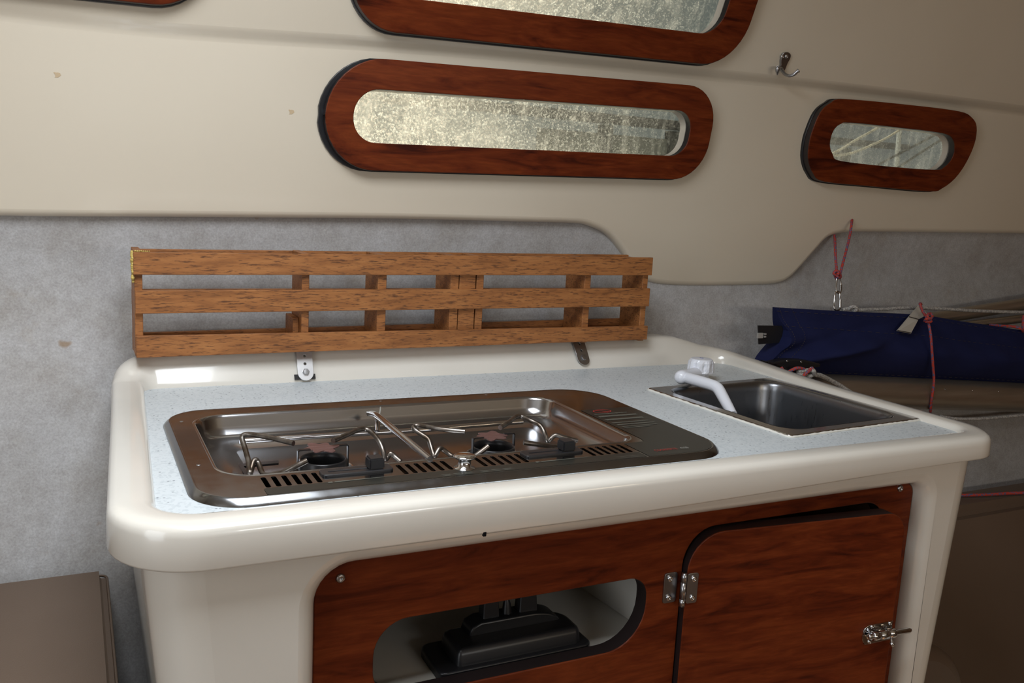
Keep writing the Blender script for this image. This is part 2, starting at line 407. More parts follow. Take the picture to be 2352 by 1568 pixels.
# shadowed step under the upper moulding
rows = []
for t, dw, dz in ((0,0,-.004),(.06,0,.000),(.3,0,.003),(.7,0,.0075),(.94,0,.011),(1,0,.014)):
    rows.append([Vector((x, (PLw(x, z+dz).y+dw)*(1-t)+t*PUw(x, z+dz).y, z+dz)) for x, z in cr])
b.grid(rows, 0, True)
struct(b.build('wall_back', m_gel), 'glossy cream cabin-side moulding below the crease, holding two windows')
for cx, cz in ((-.0932,.3743), (.1865,.3554)):
    b = MB(); lo = [(cx+(.0030+.0018*math.sin(3*a+1))*math.cos(a), cz+(.0042+.0015*math.cos(2*a))*math.sin(a)) for a in [k/14*2*math.pi for k in range(14)]]
    b.plate(lambda u, v, w: PLw(u, v, w-.0004), lo, [], .0003); b.build('chip_mark', m_chip, bpy.data.objects['wall_back'])
upbot = [(x, z+.014) for x, z in cr]; ztop = .80
b = panel_with_holes(upbot+[(X1, ztop), (X0, ztop)], [offset(ccw(w0_in), .003), offset(ccw(w3_in), .003)], PUw, .010, 'x', 'x')
struct(b.build('wall_upper', m_gel), 'cream upper cabin side leaning inwards above the crease')

def make_window(name, label, outer, inner, P, gask, pm, stand=.004, notch=True):
    t = bpy.data.objects.new(name, None); C.objects.link(t); t['kind'] = 'structure'; t['label'] = label
    cx = sum(p[0] for p in outer)/len(outer); cz = sum(p[1] for p in outer)/len(outer)
    t.location = P(cx, cz); ORG[t.name] = P(cx, cz)
    b = MB(); b.plate(lambda u, v, w: P(u, v, w-.014-stand), outer, [inner], .0125, .0012, 0, 1); b.build('frame', [m_cherry, m_edge], t)
    b = MB(); g_in = offset(ccw(inner), .006)
    b.plate(lambda u, v, w: P(u, v, w-.0055), gask, [g_in], .0055, .001, 0, 0); b.build('gasket', m_rubber, t)
    b = MB(); b.plate(lambda u, v, w: P(u, v, w+.0105), offset(ccw(inner), .012), [], .004); b.build('pane', pm, t)
    return t
g1 = [(x-(.0062 if x < .3 else 0), z) for x, z in offset(ccw(w1_out), .0015)]
make_window('window_1', 'long dusty window in a red-brown wooden frame on the lower side moulding', w1_out, w1_in, PLw, g1, m_pane)
make_window('window_2', 'short window in a dark red-brown frame, rightmost on the lower moulding', w2_out, w2_in, PLw, offset(ccw(w2_out), .0015), m_pane2)
make_window('window_3', 'long dusty window above the crease, cut by the top of the picture', w0_out, w0_in, PUw, offset(ccw(w0_out), .0015), m_pane)
make_window('window_4', 'red-brown window frame in the top left corner above the crease', w3_out, w3_in, PUw, offset(ccw(w3_out), .0015), m_pane)

# rest of the cabin around the camera
ZF, YN = -.9, -1.75
b = MB(); b.box((X0-.1, YN-.1, ZF-.05), (X1+.1, .62, ZF)); struct(b.build('floor', m_floor), 'dark cabin sole')
hx0, hx1, hy0, hy1 = -.25, .23, -.52, .12
b = MB(); yb = PUw(0, ztop).y
b.plate(lambda u, v, w: Vector((u, v, ztop+w)), [(X0-.05,YN-.05),(X1+.05,YN-.05),(X1+.05,yb+.06),(X0-.05,yb+.06)], [[(hx0,hy0),(hx1,hy0),(hx1,hy1),(hx0,hy1)]], .04)
struct(b.build('ceiling', m_ceil), 'cream cabin ceiling with an open hatch')
b = MB(); b.plate(lambda u, v, w: Vector((u, YN-.2*max(0, v)*0-w, v)), [(X0-.05,ZF),(X1+.05,ZF),(X1+.05,ztop),(X0-.05,ztop)], [rrect(.15,.85,.28,.42,.05), rrect(.93,1.6,.28,.42,.05)], .03)
struct(b.build('wall_front', m_teakwall), 'cream cabin side behind the camera')
b = MB(); b.plate(lambda u, v, w: Vector((X0-w, u, v)), [(YN,ZF),(.62,ZF),(.62,ztop),(YN,ztop)], [[(-.95,-.38),(-.28,-.38),(-.28,.72),(-.95,.72)]], .03)
struct(b.build('wall_left', m_ceil), 'cream aft bulkhead with the companionway opening')
b = MB(); b.box((X1, YN, ZF), (X1+.03, .62, ztop)); struct(b.build('wall_right', m_dkwood), 'dark wooden forward bulkhead')

# ================================================================== galley unit
G = thing('galley_unit', 'cream moulded galley unit with a rounded raised rim and wooden front', 'galley unit', (.43, .2, ZF))
inner = rrect(-.0185, .897, -.0155, .452, [.036,.026,.030,.016], 12)
inner = [(x+.012*(y-.2)/.25*(1 if x < .3 else 0), y) for x, y in inner]
# denser straight runs
den = []
for i in range(len(inner)):
    a, c = Vector(inner[i]), Vector(inner[(i+1) % len(inner)]); k = max(1, int((c-a).length/.025))
    for j in range(k): q = a.lerp(c, j/k); den.append((q.x, q.y))
inner = den
PF = [(0,-.003),(.0005,.001),(.0025,.0048),(.006,.0070),(.010,.0078),(.022,.0080),(.0295,.0077),(.0335,.0060),(.0357,.0028),(.0365,-.0015),(.0367,-.0080),(.0368,-.0288),(.0360,-.0306),(.034,-.0312),(.0175,-.0305),(.0160,-.034)]
PB = [(0,-.003),(.0005,.001),(.003,.006),(.010,.019),(.017,.032),(.021,.038),(.026,.0412),(.036,.0425),(.050,.0425),(.062,.0425),(.070,.041),(.074,.036),(.075,.025),(.075,.01),(.072,-.01),(.062,-.036)]
ofs = [offset(inner, d) for d in (0, .01)]
rows = [[] for _ in PF]
for (x, y), (x2, y2) in zip(*ofs):
    nx, ny = (x2-x)/.01, (y2-y)/.01
    back = sstep(.15, .95, ny) * sstep(-.030, .020, x) * (1-sstep(.80, .925, x))
    if y > .40: back = max(back, sstep(.0, .9, ny)*.35*(1-sstep(.86, .93, x)))
    hz = .009*sstep(.20, .47, y)*sstep(.5, .9, x)*(1-back) + .006*sstep(.36,.46,y)*(1-sstep(.0,.1,x))*(1-back)
    wsc = 1-.16*sstep(.3, .9, nx)
    for k in range(len(PF)):
        o = PF[k][0]*wsc*(1-back)+PB[k][0]*back; z = PF[k][1]*(1-back)+PB[k][1]*back+(hz if 2 <= k <= 8 else 0)
        if k >= 11: z += (.0028+.0105*sstep(.30, .95, x))*(1-back)
        rows[k].append(Vector((x+nx*o, y+ny*o, z)))
b = MB(); b.grid(rows[::-1], 0, True, True)
xl, xr, yf, rc, zb = -.0400, .909, -.0315, .042, ZF+.001
def taper(p):
    t = min(.42, -(p.z+.03)); x = p.x
    if x < .03: x += .085*t
    elif x > .85: x -= .085*t
    return Vector((x, p.y, p.z))
open_o = rrect(.092, .816, -.43, -.0515, [.02,.02,.016,.032], 8)
face_h = offset(open_o, .0165)
zk = -.45
outer = [(xl+rc, zk), (xr-rc, zk), (xr-rc, -.018), (xl+rc, -.018)]
loops = [ccw(outer), ccw(face_h)[::-1]]; flat = [p for l in loops for p in l]
tr = tessellate_polygon([[Vector((x, z, 0)) for x, z in l] for l in loops])
b.add([taper(Vector((x, yf, z))) for x, z in flat], [orient(flat, t) for t in tr])
rr_ = []
for k in range(7):
    a = k/6*math.pi/2; o = offset(open_o, .0165*(1-math.sin(a))); rr_.append([Vector((x, yf+.020*(1-math.cos(a)), z)) for x, z in o])
rr_.append([Vector((x, .012, z)) for x, z in open_o]); b.grid(rr_, 0, True, True)
for sgn, xo in ((-1, xl), (1, xr)):
    prof = [(xo, None), (xo, .2)] + [(xo-sgn*rc+sgn*rc*math.cos(a), yf+rc-rc*math.sin(a)) for a in [k/8*math.pi/2 for k in range(9)]]
    b.grid([[taper(Vector((x, yfab(z)-.012 if y is None else y, z))) for x, y in prof] for z in (-.018, zk, zb)], 0, True)
b.grid([[taper(Vector((x, yf, z))) for x in (xl+rc, xr-rc)] for z in (zk, zb)], 0, False)
shell = b.build('moulding', m_gel2, G)
b = MB(); ox, oz = (.1, .47), (-.197, -.045)
b.grid([[(.096,.007,z),(.096,.20,z),(.11,.225,z),(.40,.225,z),(.455,.16,z),(.47,.007,z)] for z in (-.20,-.16,-.10,-.045)], 0, False)
b.build('cubby_lining', m_gel2, G)
b = MB(); b.box((.096,.007,-.206), (.47,.23,-.2002)); b.build('cubby_floor', m_gel2, G)
# wooden front with two cut-outs
cub = rrect(.1465, .4360, -.1905, -.1145, [.03,.046,.022,.032], 8)
dho = rrect(.4785, .7720, -.405, -.0705, [.03,.03,.034,.040], 8)
b = MB(); b.plate(lambda u, v, w: Vector((u, -.012+w, v)), offset(open_o, -.001), [cub, dho], .018, .001, 0, 1)
fp = b.build('front_panel', [m_cherry, m_edge], G)
def screw(mb, p, n, r=.0042, h=.0022):
    q = Vector(n).to_track_quat('Z', 'Y').to_matrix().to_4x4(); q.translation = Vector(p)
    mb.lathe([(r, 0), (r*.97, h*.45), (r*.75, h*.85), (r*.35, h), (r*.3, h*.55), (0.0001, h*.5)], 12, q)
for x, z in ((.1152,-.0673), (.7913,-.058)):
    b = MB(); screw(b, (x, -.0122, z), (0,-1,0)); b.build('screw', m_zinc, fp)
b = MB(); p = at(1113, 1229, -.0524); b.box((p.x-.0014, -.0526, p.z-.0012), (p.x+.0018, -.0500, p.z+.0030)); b.build('edge_chip', m_slot, G, .0004, 1)
# dark recess behind the door
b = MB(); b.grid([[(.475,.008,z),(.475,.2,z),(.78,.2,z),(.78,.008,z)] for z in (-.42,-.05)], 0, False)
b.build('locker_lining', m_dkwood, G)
# door, ajar
th = math.radians(5.3); DX = Vector((math.cos(th), -math.sin(th), 0)); DN = Vector((math.sin(th), math.cos(th), 0)); DO = Vector((.4755, -.020, 0))
def DP(s, z, w=0): return DO+DX*s+DN*w+Vector((0,0,z))
b = MB(); b.plate(lambda u, v, w: DP(u, v, w), rrect(.0035, .2905, -.40, -.0722, [.03,.03,.026,.042], 9), [], .018, .001, 0, 1)
door = b.build('door', [m_cherry, m_edge], G)
# hinge
b = MB(); b.plate(lambda u, v, w: Vector((u, -.0135+w, v)), rrect(.4558, .472, -.1475, -.1145, .003, 4), [], .0013, .0002); hl = b.build('hinge_leaf', m_zinc, door)
for z in (-.1205, -.1415):
    b = MB(); screw(b, (.4625, -.0137, z), (0,-1,0), .0034); b.build('hinge_screw', m_chrome, door)
b = MB(); b.plate(lambda u, v, w: DP(u, v, w-.0014), rrect(.0035, .0165, -.1475, -.1145, .0025, 4), [], .0013, .0002); b.build('hinge_leaf', m_zinc, door)
for z in (-.1205, -.1415):
    b = MB(); p = DP(.0108, z, -.0015); screw(b, p, -DN, .0032); b.build('hinge_screw', m_chrome, door)
for z0, z1 in ((-.1235,-.1135), (-.1418,-.1240), (-.1500,-.1423)):
    b = MB(); b.lathe([(.0001,z0),(.0030,z0),(.0030,z1),(.0001,z1)], 12, Matrix.Translation((.4752,-.0205,0))); b.build('hinge_knuckle', m_zinc, door)
# barrel bolt
b = MB(); b.plate(lambda u, v, w: DP(u, v, w-.0012), [(.2515,-.2290),(.2890,-.2275),(.2895,-.2045),(.2540,-.2055)]+[(.2500-.0035*math.sin(a), -.2170+.0095*math.cos(a)) for a in [k/8*math.pi for k in range(9)]], [], .0012, .0002); b.build('latch_plate', m_chrome, door)
b = MB()
q = Matrix((DX.cross(DN).normalized()*-1, DN, DX)).transposed().to_4x4(); q.translation = DP(.256, -.2165, -.0062)
b.lathe([(.0001,0),(.0052,0),(.0056,.001),(.0056,.009),(.0050,.0095),(.0050,.0105),(.0056,.011),(.0056,.0215),(.0050,.022),(.0050,.0235),(.0056,.024),(.0056,.031),(.0052,.032),(.0001,.032)], 16, q); b.build('latch_barrel', m_chrome, door)
b = MB(); q2 = q.copy(); q2.translation = DP(.250, -.2165, -.0062)
b.lathe([(.0001,0),(.0031,0),(.0033,.001),(.0033,.060),(.0025,.0625),(.0001,.0628)], 14, q2); b.build('latch_bolt', m_chrome, door)
b = MB(); p = DP(.2830, -.2165, -.0062); e = p+Vector((-.003, -.006, -.010))
b.tube([p, p.lerp(e, .6), e], .0014, 8); qq = Matrix.Translation(e)
b.lathe([(.0001,-.003),(.0018,-.0026),(.003,0),(.0018,.0026),(.0001,.003)], 12, qq); b.build('latch_knob', m_chrome, door)
for s_, z in ((.2585,-.2075), (.2850,-.2068), (.2575,-.2262)):
    b = MB(); screw(b, DP(s_, z, -.0013), -DN, .0024, .0016); b.build('latch_screw', m_chrome, door)

# worktop
top_out = offset(inner, .0012)
hob_cut = rrect(.03, .52, .03, .29, .03); sr = .074; SO = Vector((.6595, .0392, 0)); SU = Vector((math.cos(sr), math.sin(sr), 0)); SV = Vector((-math.sin(sr), math.cos(sr), 0))
def SP(u, v, z=0): return SO+SU*u+SV*v+Vector((0,0,z))
scut = [tuple(SP(u, v)[:2]) for u, v in rrect(.012, .231, .012, .250, .02)]
b = MB(); b.plate(lambda u, v, w: Vector((u, v, -w)), top_out, [hob_cut, scut], .012)
tag(b.build('worktop', m_lam), 'pale blue speckled laminate worktop set inside the cream rim', 'worktop')

# ================================================================== sink
T = thing('sink', 'rectangular stainless steel sink let into the right end of the worktop', 'sink', SP(.12, .13))
fo = rrect(0, .243, 0, .262, .006, 4); fi = rrect(.016, .227, .016, .246, .030, 8)
b = MB(); b.plate(lambda u, v, w: SP(u, v, .0030-w), fo, [fi], .0030, .0015, 0, 0); fl = b.build('flange', m_steel, T)
b = MB(); rows = []
for d, z in ((0,.0030),(.0015,.0026),(.003,.0012),(.0042,-.002),(.0052,-.010),(.010,-.085),(.014,-.100),(.022,-.110),(.034,-.1135),(.08,-.115)):
    rows.append([SP(u, v, z) for u, v in rrect(.016+d, .227-d, .016+d, .246-d, max(.014, .030-.3*d), 8)])
b.grid(rows, 0, True, True); b.add(rows[-1], [list(range(len(rows[-1])))], 0); b.build('bowl', m_sink, T)
b = MB(); b.lathe([(.022,-.1145),(.022,-.1125),(.017,-.1125),(.013,-.118),(.0001,-.119)], 24, Matrix.Translation(SP(.121,.131))); b.build('drain', m_chrome, T)
b = MB()
so = []
for i, (u, v) in enumerate(offset(ccw(rrect(-.0005, .2435, -.0005, .2625, .006, 4)), .0)):
    so.append(SP(u, v, .0006))
dd = []
for i in range(len(so)):
    a, c = so[i], so[(i+1) % len(so)]; k = max(1, int((c-a).length/.004))
    for j in range(k): dd.append(a.lerp(c, j/k))
b.tube(dd, [.0012+.0010*random.random() for _ in dd], 6, closed=True); b.build('sealant_bead', m_seal, T)

# ================================================================== tap
T = thing('tap', 'white plastic tap with a faceted knob and bent spout over the sink', 'tap', (.760, .335, 0))
b = MB(); b.lathe([(.0155,0),(.0155,.004),(.0125,.006),(.0125,.012),(.0120,.016)], 24, Matrix.Translation((.760,.335,0)))
capc = Vector((.6985, .3000, .0155)); bs_ = Vector((.760, .335, .0125))
dirn = (capc-bs_).normalized(); q = dirn.to_track_quat('Z', 'Y').to_matrix().to_4x4(); q.translation = bs_; ln = (capc-bs_).length
b.lathe([(.0095,0),(.0095,ln-.012),(.0102,ln-.010),(.0102,ln),(.0095,ln+.004),(.0075,ln+.007),(.004,ln+.0088),(.0001,ln+.0092)], 20, q)
b.build('body', m_white, T)
b = MB(); kc = Vector((.760, .335, .0135)); rows = []
for rr2, z, lob in ((.016,0,.0),(.0198,.0006,.0),(.0202,.004,.10),(.0200,.010,.16),(.0192,.0155,.10),(.0165,.0195,.02),(.0150,.0205,0),(.0001,.0215,0)):
    rows.append([kc+Vector(((rr2*(1-lob*(1 if k % 4 == 2 else .35 if k % 2 else 0)))*math.cos(2*math.pi*k/32), (rr2*(1-lob*(1 if k % 4 == 2 else .35 if k % 2 else 0)))*math.sin(2*math.pi*k/32), z)) for k in range(32)])
b.grid(rows, 0, False, True); kn = b.build('knob', m_white, T)
b = MB(); b.lathe([(.0030,0),(.0030,.0006),(.0001,.0006)], 14, Matrix.Translation(kc+Vector((0,0,.0208)))); b.build('cold_mark', m_bluedot, kn)
sp = [Vector(p) for p in ((.7035,.3000,.0152),(.7050,.276,.0156),(.7078,.243,.0156),(.7085,.236,.0150),(.7085,.230,.0132),(.7075,.225,.0108),(.6990,.198,-.0010),(.6920,.177,-.0095))]
b = MB(); b.tube(sp, [.0086,.0085,.0083,.0082,.0081,.0080,.0073,.0064], 12, flat=(0,0,1)); b.build('spout', m_white, T)

# ================================================================== hob
HZ = .0062
T = thing('hob', 'two-burner stainless steel spirit hob sunk into the worktop', 'hob', (.27, .15, 0))
ho = rrect(-.001, .549, -.001, .313, [.048,.050,.060,.048], 10)
bas = rrect(.0265, .4645, .0590, .2810, [.036,.026,.036,.034], 9)
slots = []
for x0 in (.0600, .1835, .2630, .3838):
    for k in range(6): slots.append(rrect(x0+k*.00885, x0+k*.00885+.0045, .0255, .0535, .0021, 3))
b = MB()
b.plate(lambda u, v, w: Vector((u, v, HZ-w)), offset(ccw(ho), -.0075), [bas]+slots, .0012)
rows = [[Vector((x, y, z)) for x, y in offset(ccw(ho), -d)] for d, z in ((.0076,HZ),(.0066,HZ+.0004),(.0056,HZ),(.0030,HZ-.0022),(.0008,.0016),(0,.0002))]
b.grid(rows[::-1], 0, True, True)
hp = b.build('top_plate', m_plate, T)
b = MB(); rows = []
for d, z in ((0,HZ),(.0010,HZ+.0006),(.0025,HZ+.0003),(.0042,HZ-.003),(.0060,-.006),(.010,-.0135),(.0145,-.0165),(.024,-.0178),(.033,-.0205),(.042,-.0225)):
    rows.append([Vector((x, y, z)) for x, y in rrect(.0265+d, .4645-d, .0590+d, .2810-d, [max(.012, r-.6*d) for r in (.036,.026,.036,.034)], 9)])
b.grid(rows, 0, True, True); b.add(rows[-1], [list(range(len(rows[-1])))], 0); b.build('basin', m_basin, T)
b = MB(); b.add([(.05,.02,-.004),(.45,.02,-.004),(.45,.058,-.004),(.05,.058,-.004)], [(0,1,2,3)]); b.build('vent_shade_sheet', m_slot, T)  # black sheet standing in for the shade inside the slots
# holes in the plate corners
for p in ((.0172,.262), (.0152,.105), (.2495,.300), (.39,.300)):
    b = MB(); b.lathe([(.0001,0),(.0016,.0002),(.0022,-.0004)][::-1], 10, Matrix.Translation((p[0], p[1], HZ+.0003))); b.build('plate_screw', m_zinc, T)
# printed black labels
def flat_print(outer, name, m, parent, z=HZ+.0003):
    b = MB(); o = ccw(outer); t = tessellate_polygon([[Vector((x, y, 0)) for x, y in o]])
    b.add([(x, y, z) for x, y in o], [orient(o, q) for q in t]); return b.build(name, m, parent)
lab1 = flat_print(rrect(.0575, .4370, .0066, .0236, .003, 4), 'front_label', m_label, T)
rl = [(.4395,.0066),(.496,.0066)]+[(.4985+.042*math.sin(a), .0486-.042*math.cos(a)) for a in [k/8*math.pi/2 for k in range(9)]]+[(.5405,.196),(.4690,.196),(.4690,.066),(.466,.056),(.4395,.0545)]
lab2 = flat_print(rl, 'side_label', m_label, T)
def HT(x, y, sz, txt, m, parent, name='lettering', sx=1): return text_mesh(txt, sz, lambda u, v: Vector((x+u, y+v, HZ+.0007)), name, m, parent, sx=sx)
HT(.4555, .0185, .0082, 'COOKMATE', m_red, lab2, sx=.62)
HT(.4885, .0185, .0080, '4100', m_grey, lab2, sx=.62)
HT(.4050, .0118, .0034, 'Swedish design', m_dim, lab1); HT(.4065, .0082, .0034, 'Made in Europe', m_dim, lab1)
for i, (y, xa, xb, hh) in enumerate(((.170,.474,.521,.0032),(.158,.474,.528,.0058),(.143,.474,.527,.0058),(.130,.474,.525,.0030),(.121,.475,.527,.0034),(.113,.476,.526,.0022),(.108,.476,.512,.0022))):
    flat_print([(xa,y),(xb,y),(xb,y+hh),(xa,y+hh)], 'fine_print', m_dim, lab2, HZ+.0006)
b = MB(); ring = [Vector((.4925+.0125*math.cos(a), .1835+.0080*math.sin(a), HZ+.0007)) for a in [k/28*2*math.pi for k in range(28)]]
ring2 = [Vector((.4925+.0108*math.cos(a), .1835+.0066*math.sin(a), HZ+.0007)) for a in [k/28*2*math.pi for k in range(28)]]
b.grid([ring2, ring], 0, False, True); b.add([(.484,.1880,HZ+.0007),(.486,.1890,HZ+.0007),(.501,.1790,HZ+.0007),(.499,.1780,HZ+.0007)], [(0,3,2,1)]); b.build('warning_sign', m_red, lab2)
for x0 in (.118, .322):
    flat_print([(x0,.0205),(x0+.054,.0222),(x0+.054,.0228),(x0,.0232)], 'scale_mark', m_dim, lab1, HZ+.0006)
    flat_print([(x0-.006,.0202),(x0-.002,.0202),(x0-.002,.0234),(x0-.006,.0234)], 'scale_mark', m_dim, lab1, HZ+.0006)
for x0 in (.214, .226, .236, .252, .264, .276):
    for yy in (.0115, .0085): flat_print([(x0,yy),(x0+.0085,yy),(x0+.0085,yy+.0012),(x0,yy+.0012)], 'fine_print', m_dim, lab1, HZ+.0006)
# slider plates and knobs
for x0, kx in ((.1115,.1545), (.3140,.3565)):
    b = MB(); b.plate(lambda u, v, w: Vector((u, v, HZ+.0022-w)), rrect(x0, x0+.066, .0370, .0550, .004, 5), [rrect(x0+.007, x0+.059, .0450, .0472, .0011, 3)], .0022, .0008); sp_ = b.build('slider_plate', m_black, T)
    b = MB(); b.box((kx,.0390,HZ+.0020),(kx+.0145,.0535,HZ+.0125)); b.build('slider_knob', m_black, T, .0014)
b = MB(); b.lathe([(.0100,0),(.0100,.0006),(.0062,.001),(.0060,.0082),(.0062,.0090),(.0102,.0100),(.0108,.0112),(.0104,.0122),(.0085,.0128),(.0001,.0130)], 28, Matrix.Translation((.2430,.0270,HZ))); b.build('chrome_knob', m_chrome, T)
# burners
for cx, cy in ((.1345,.1265), (.3170,.1200)):
    b = MB(); b.lathe([(.042,-.0224),(.039,-.0200),(.032,-.0150),(.0305,-.0140),(.029,-.0150),(.029,-.0225)], 40, Matrix.Translation((cx,cy,0))); b.build('burner_collar', m_steel, T)
    b = MB(); b.lathe([(.0275,-.0225),(.0275,-.018),(.0250,-.0175),(.0236,-.0170),(.0232,-.0055),(.0224,-.0040),(.0215,-.0045),(.0210,-.010),(.0200,-.0225)], 40, Matrix.Translation((cx,cy,0))); b.build('burner_ring', m_burn, T)
    b = MB(); b.lathe([(.0288,-.0212),(.0001,-.0210)], 30, Matrix.Translation((cx,cy,0))); b.build('burner_well', m_slot, T)
    # flower-shaped flame spreader on two legs
    n = 72; lo = [((.0150+.0030*math.cos(6*2*math.pi*k/n))*math.cos(2*math.pi*k/n)+cx-.002, (.0150+.0030*math.cos(6*2*math.pi*k/n))*math.sin(2*math.pi*k/n)+cy) for k in range(n)]
    b = MB(); b.plate(lambda u, v, w: Vector((u, v, .0070-w+.0006*math.sin(u*260))), lo, [], .0010); fs = b.build('flame_spreader', m_flame, T)
    for sg in (-1, 1):
        b = MB(); y0 = cy+.003*sg
        pth = [(cx+sg*.014, y0, .0068), (cx+sg*.0245, y0, .0068), (cx+sg*.0256, y0, .0055), (cx+sg*.0258, y0, -.0180)]
        for p, q_ in zip(pth, pth[1:]):
            p, q_ = Vector(p), Vector(q_); d = (q_-p); b.obox((p+q_)/2, d/2*1.05, Vector((0,.0022,0)), (d.cross(Vector((0,1,0)))).normalized()*.0005)
        b.build('spreader_leg', m_burn, fs)
# pan supports: bent rods
def rod(px, name, r=.0027, m=m_rod, k=3):
    pts = [atz(x, y, z) for x, y, z in px]; fine = spline(pts, k)
    b = MB(); b.tube(fine, r, 8); return b.build(name, m, T)
rod([(674,1018,.013),(625,1006,.0135),(580,998,.013),(560,999,.012),(556,1007,.009),(563,1030,.002),(571,1060,-.006),(574,1088,-.012),(577,1078,-.010),(582,1060,-.004),(588,1056,-.003),(594,1064,-.006),(604,1088,-.012),(625,1089,-.008),(650,1085,-.004),(680,1070,.003),(706,1057,.008)], 'pan_support')
rod([(765,1012,.013),(795,999,.0135),(822,987,.013),(840,985,.012),(856,995,.009),(872,1015,.003),(880,1035,-.004),(885,1054,-.012),(890,1050,-.011),(897,1041,-.007),(906,1048,-.010),(920,1060,-.014)], 'pan_support')
rod([(1068,991,.013),(1010,985,.0135),(968,977,.013),(953,978,.012),(951,985,.010),(968,997,.006),(984,1008,.002),(990,1025,-.004),(997,1047,-.012),(1002,1042,-.010),(1010,1029,-.005),(1020,1034,-.008),(1045,1051,-.014),(1075,1056,-.006),(1100,1041,.002),(1122,1024,.009)], 'pan_support')
rod([(1149,982,.013),(1168,970,.0135),(1184,958,.013),(1198,956,.012),(1220,966,.010),(1240,976,.006),(1250,992,.000),(1257,1013,-.010),(1265,1007,-.008),(1276,999,-.004),(1292,1003,-.006),(1325,1012,-.012)], 'pan_support')
rod([(1203,1016,.009),(1240,1021,.006),(1282,1026,.000)], 'pan_support')
rod([(550,1013,-.004),(700,1003,-.004),(830,995,-.004),(955,988,-.004),(1060,979,-.004),(1200,968,-.004)], 'rear_rail', .0030, m_steel)
rod([(866,965,-.002),(868,966,.002),(867,975,.000),(868,992,-.005)], 'rail_hook', .0028, m_steel)
rod([(848,949,.004),(860,951,.010),(870,957,.0125),(890,974,.0125),(930,1007,.010),(988,1055,.006)], 'centre_strut', .0036, m_steel)
rod([(874,934,.019),(873,945,.014),(871,955,.0125)], 'wire_tie', .0008, m_grey, 2)
# ash-dark shut-off frame beside the left burner
b = MB(); q0 = [atz(548,1066,-.014), atz(640,1058,-.014), atz(640,1064,-.014), atz(560,1071,-.014), atz(572,1092,-.014), atz(562,1092,-.014)]
o2 = [(p.x, p.y) for p in q0]; b.plate(lambda u, v, w: Vector((u, v, -.0135-w)), o2, [], .002); b.build('shut_off_plate', m_burn, T)

# ================================================================== slatted rack
T = thing('storage_rack', 'open slatted teak rack with dividers standing on two brackets above the worktop', 'rack', (.362, .48, .03))
RY = .4465
def slat(x0, x1, zl, zr, h0, h1, y0, y1, name):
    b = MB(); b.add([(x0,y0,zl-h0),(x1,y0,zr-h1),(x1,y1,zr-h1),(x0,y1,zl-h0),(x0,y0,zl),(x1,y0,zr),(x1,y1,zr),(x0,y1,zl)],
      [(0,3,2,1),(4,5,6,7),(0,1,5,4),(1,2,6,5),(2,3,7,6),(3,0,4,7)]); return b.build(name, m_teak, T, .0006, 1)
slat(-.0167, .7376, .1697, .1752, .0270, .0280, RY, RY+.0065, 'slat')
slat(-.0152, .7366, .1234, .1264, .0280, .0285, RY, RY+.0065, 'slat')
slat(-.0150, .7376, .0677, .0662, .0268, .0218, RY, RY+.0065, 'slat')
YB = .512
for x0, x1 in ((-.0156,-.0064), (.1873,.197), (.291,.3032), (.398,.4105), (.4385,.4495), (.619,.6298), (.7254,.7353)):
    b = MB(); b.box((x0, RY+.0066, .0415), (x1, YB, .1715)); b.build('divider', m_teak, T, .0006, 1)
b = MB(); b.box((.4118, RY+.0066, .0415), (.4366, RY+.024, .1710)); b.build('divider_block', m_teak, T, .0006, 1)
b = MB(); b.box((.1790, RY+.02, .0415), (.1870, YB, .0845)); b.build('divider_block', m_teak, T, .0006, 1)
slat(-.0155, .7353, .1688, .1740, .020, .020, YB+.0002, YB+.0065, 'back_rail')
slat(-.0155, .7353, .1175, .1195, .020, .020, YB+.0002, YB+.0065, 'back_rail')
slat(-.0155, .7353, .0610, .0690, .022, .022, YB+.0002, YB+.0065, 'back_rail')
b = MB(); b.box((-.0060, RY+.0070, .0430), (.7250, YB, .0480)); b.build('bottom_board', m_teak, T, .0005, 1)
b = MB()
for i in range(16):
    t = i/15; p = Vector((-.0178+.001*random.random(), RY+.002+.004*random.random(), .1700-.036*t)); r = .0016+.0018*random.random()*(1-t*.4)
    b.lathe([(.0001,-r),(r*.8,-r*.6),(r,0),(r*.8,r*.6),(.0001,r)], 8, Matrix.Translation(p))
for i in range(8):
    p = Vector((-.014+.0022*i, RY+.001+.003*random.random(), .1712)); r = .0012+.0008*random.random()
    b.lathe([(.0001,-r*.6),(r,0),(.0001,r*.6)], 8, Matrix.Translation(p))
b.build('dried_glue', m_glue, T)
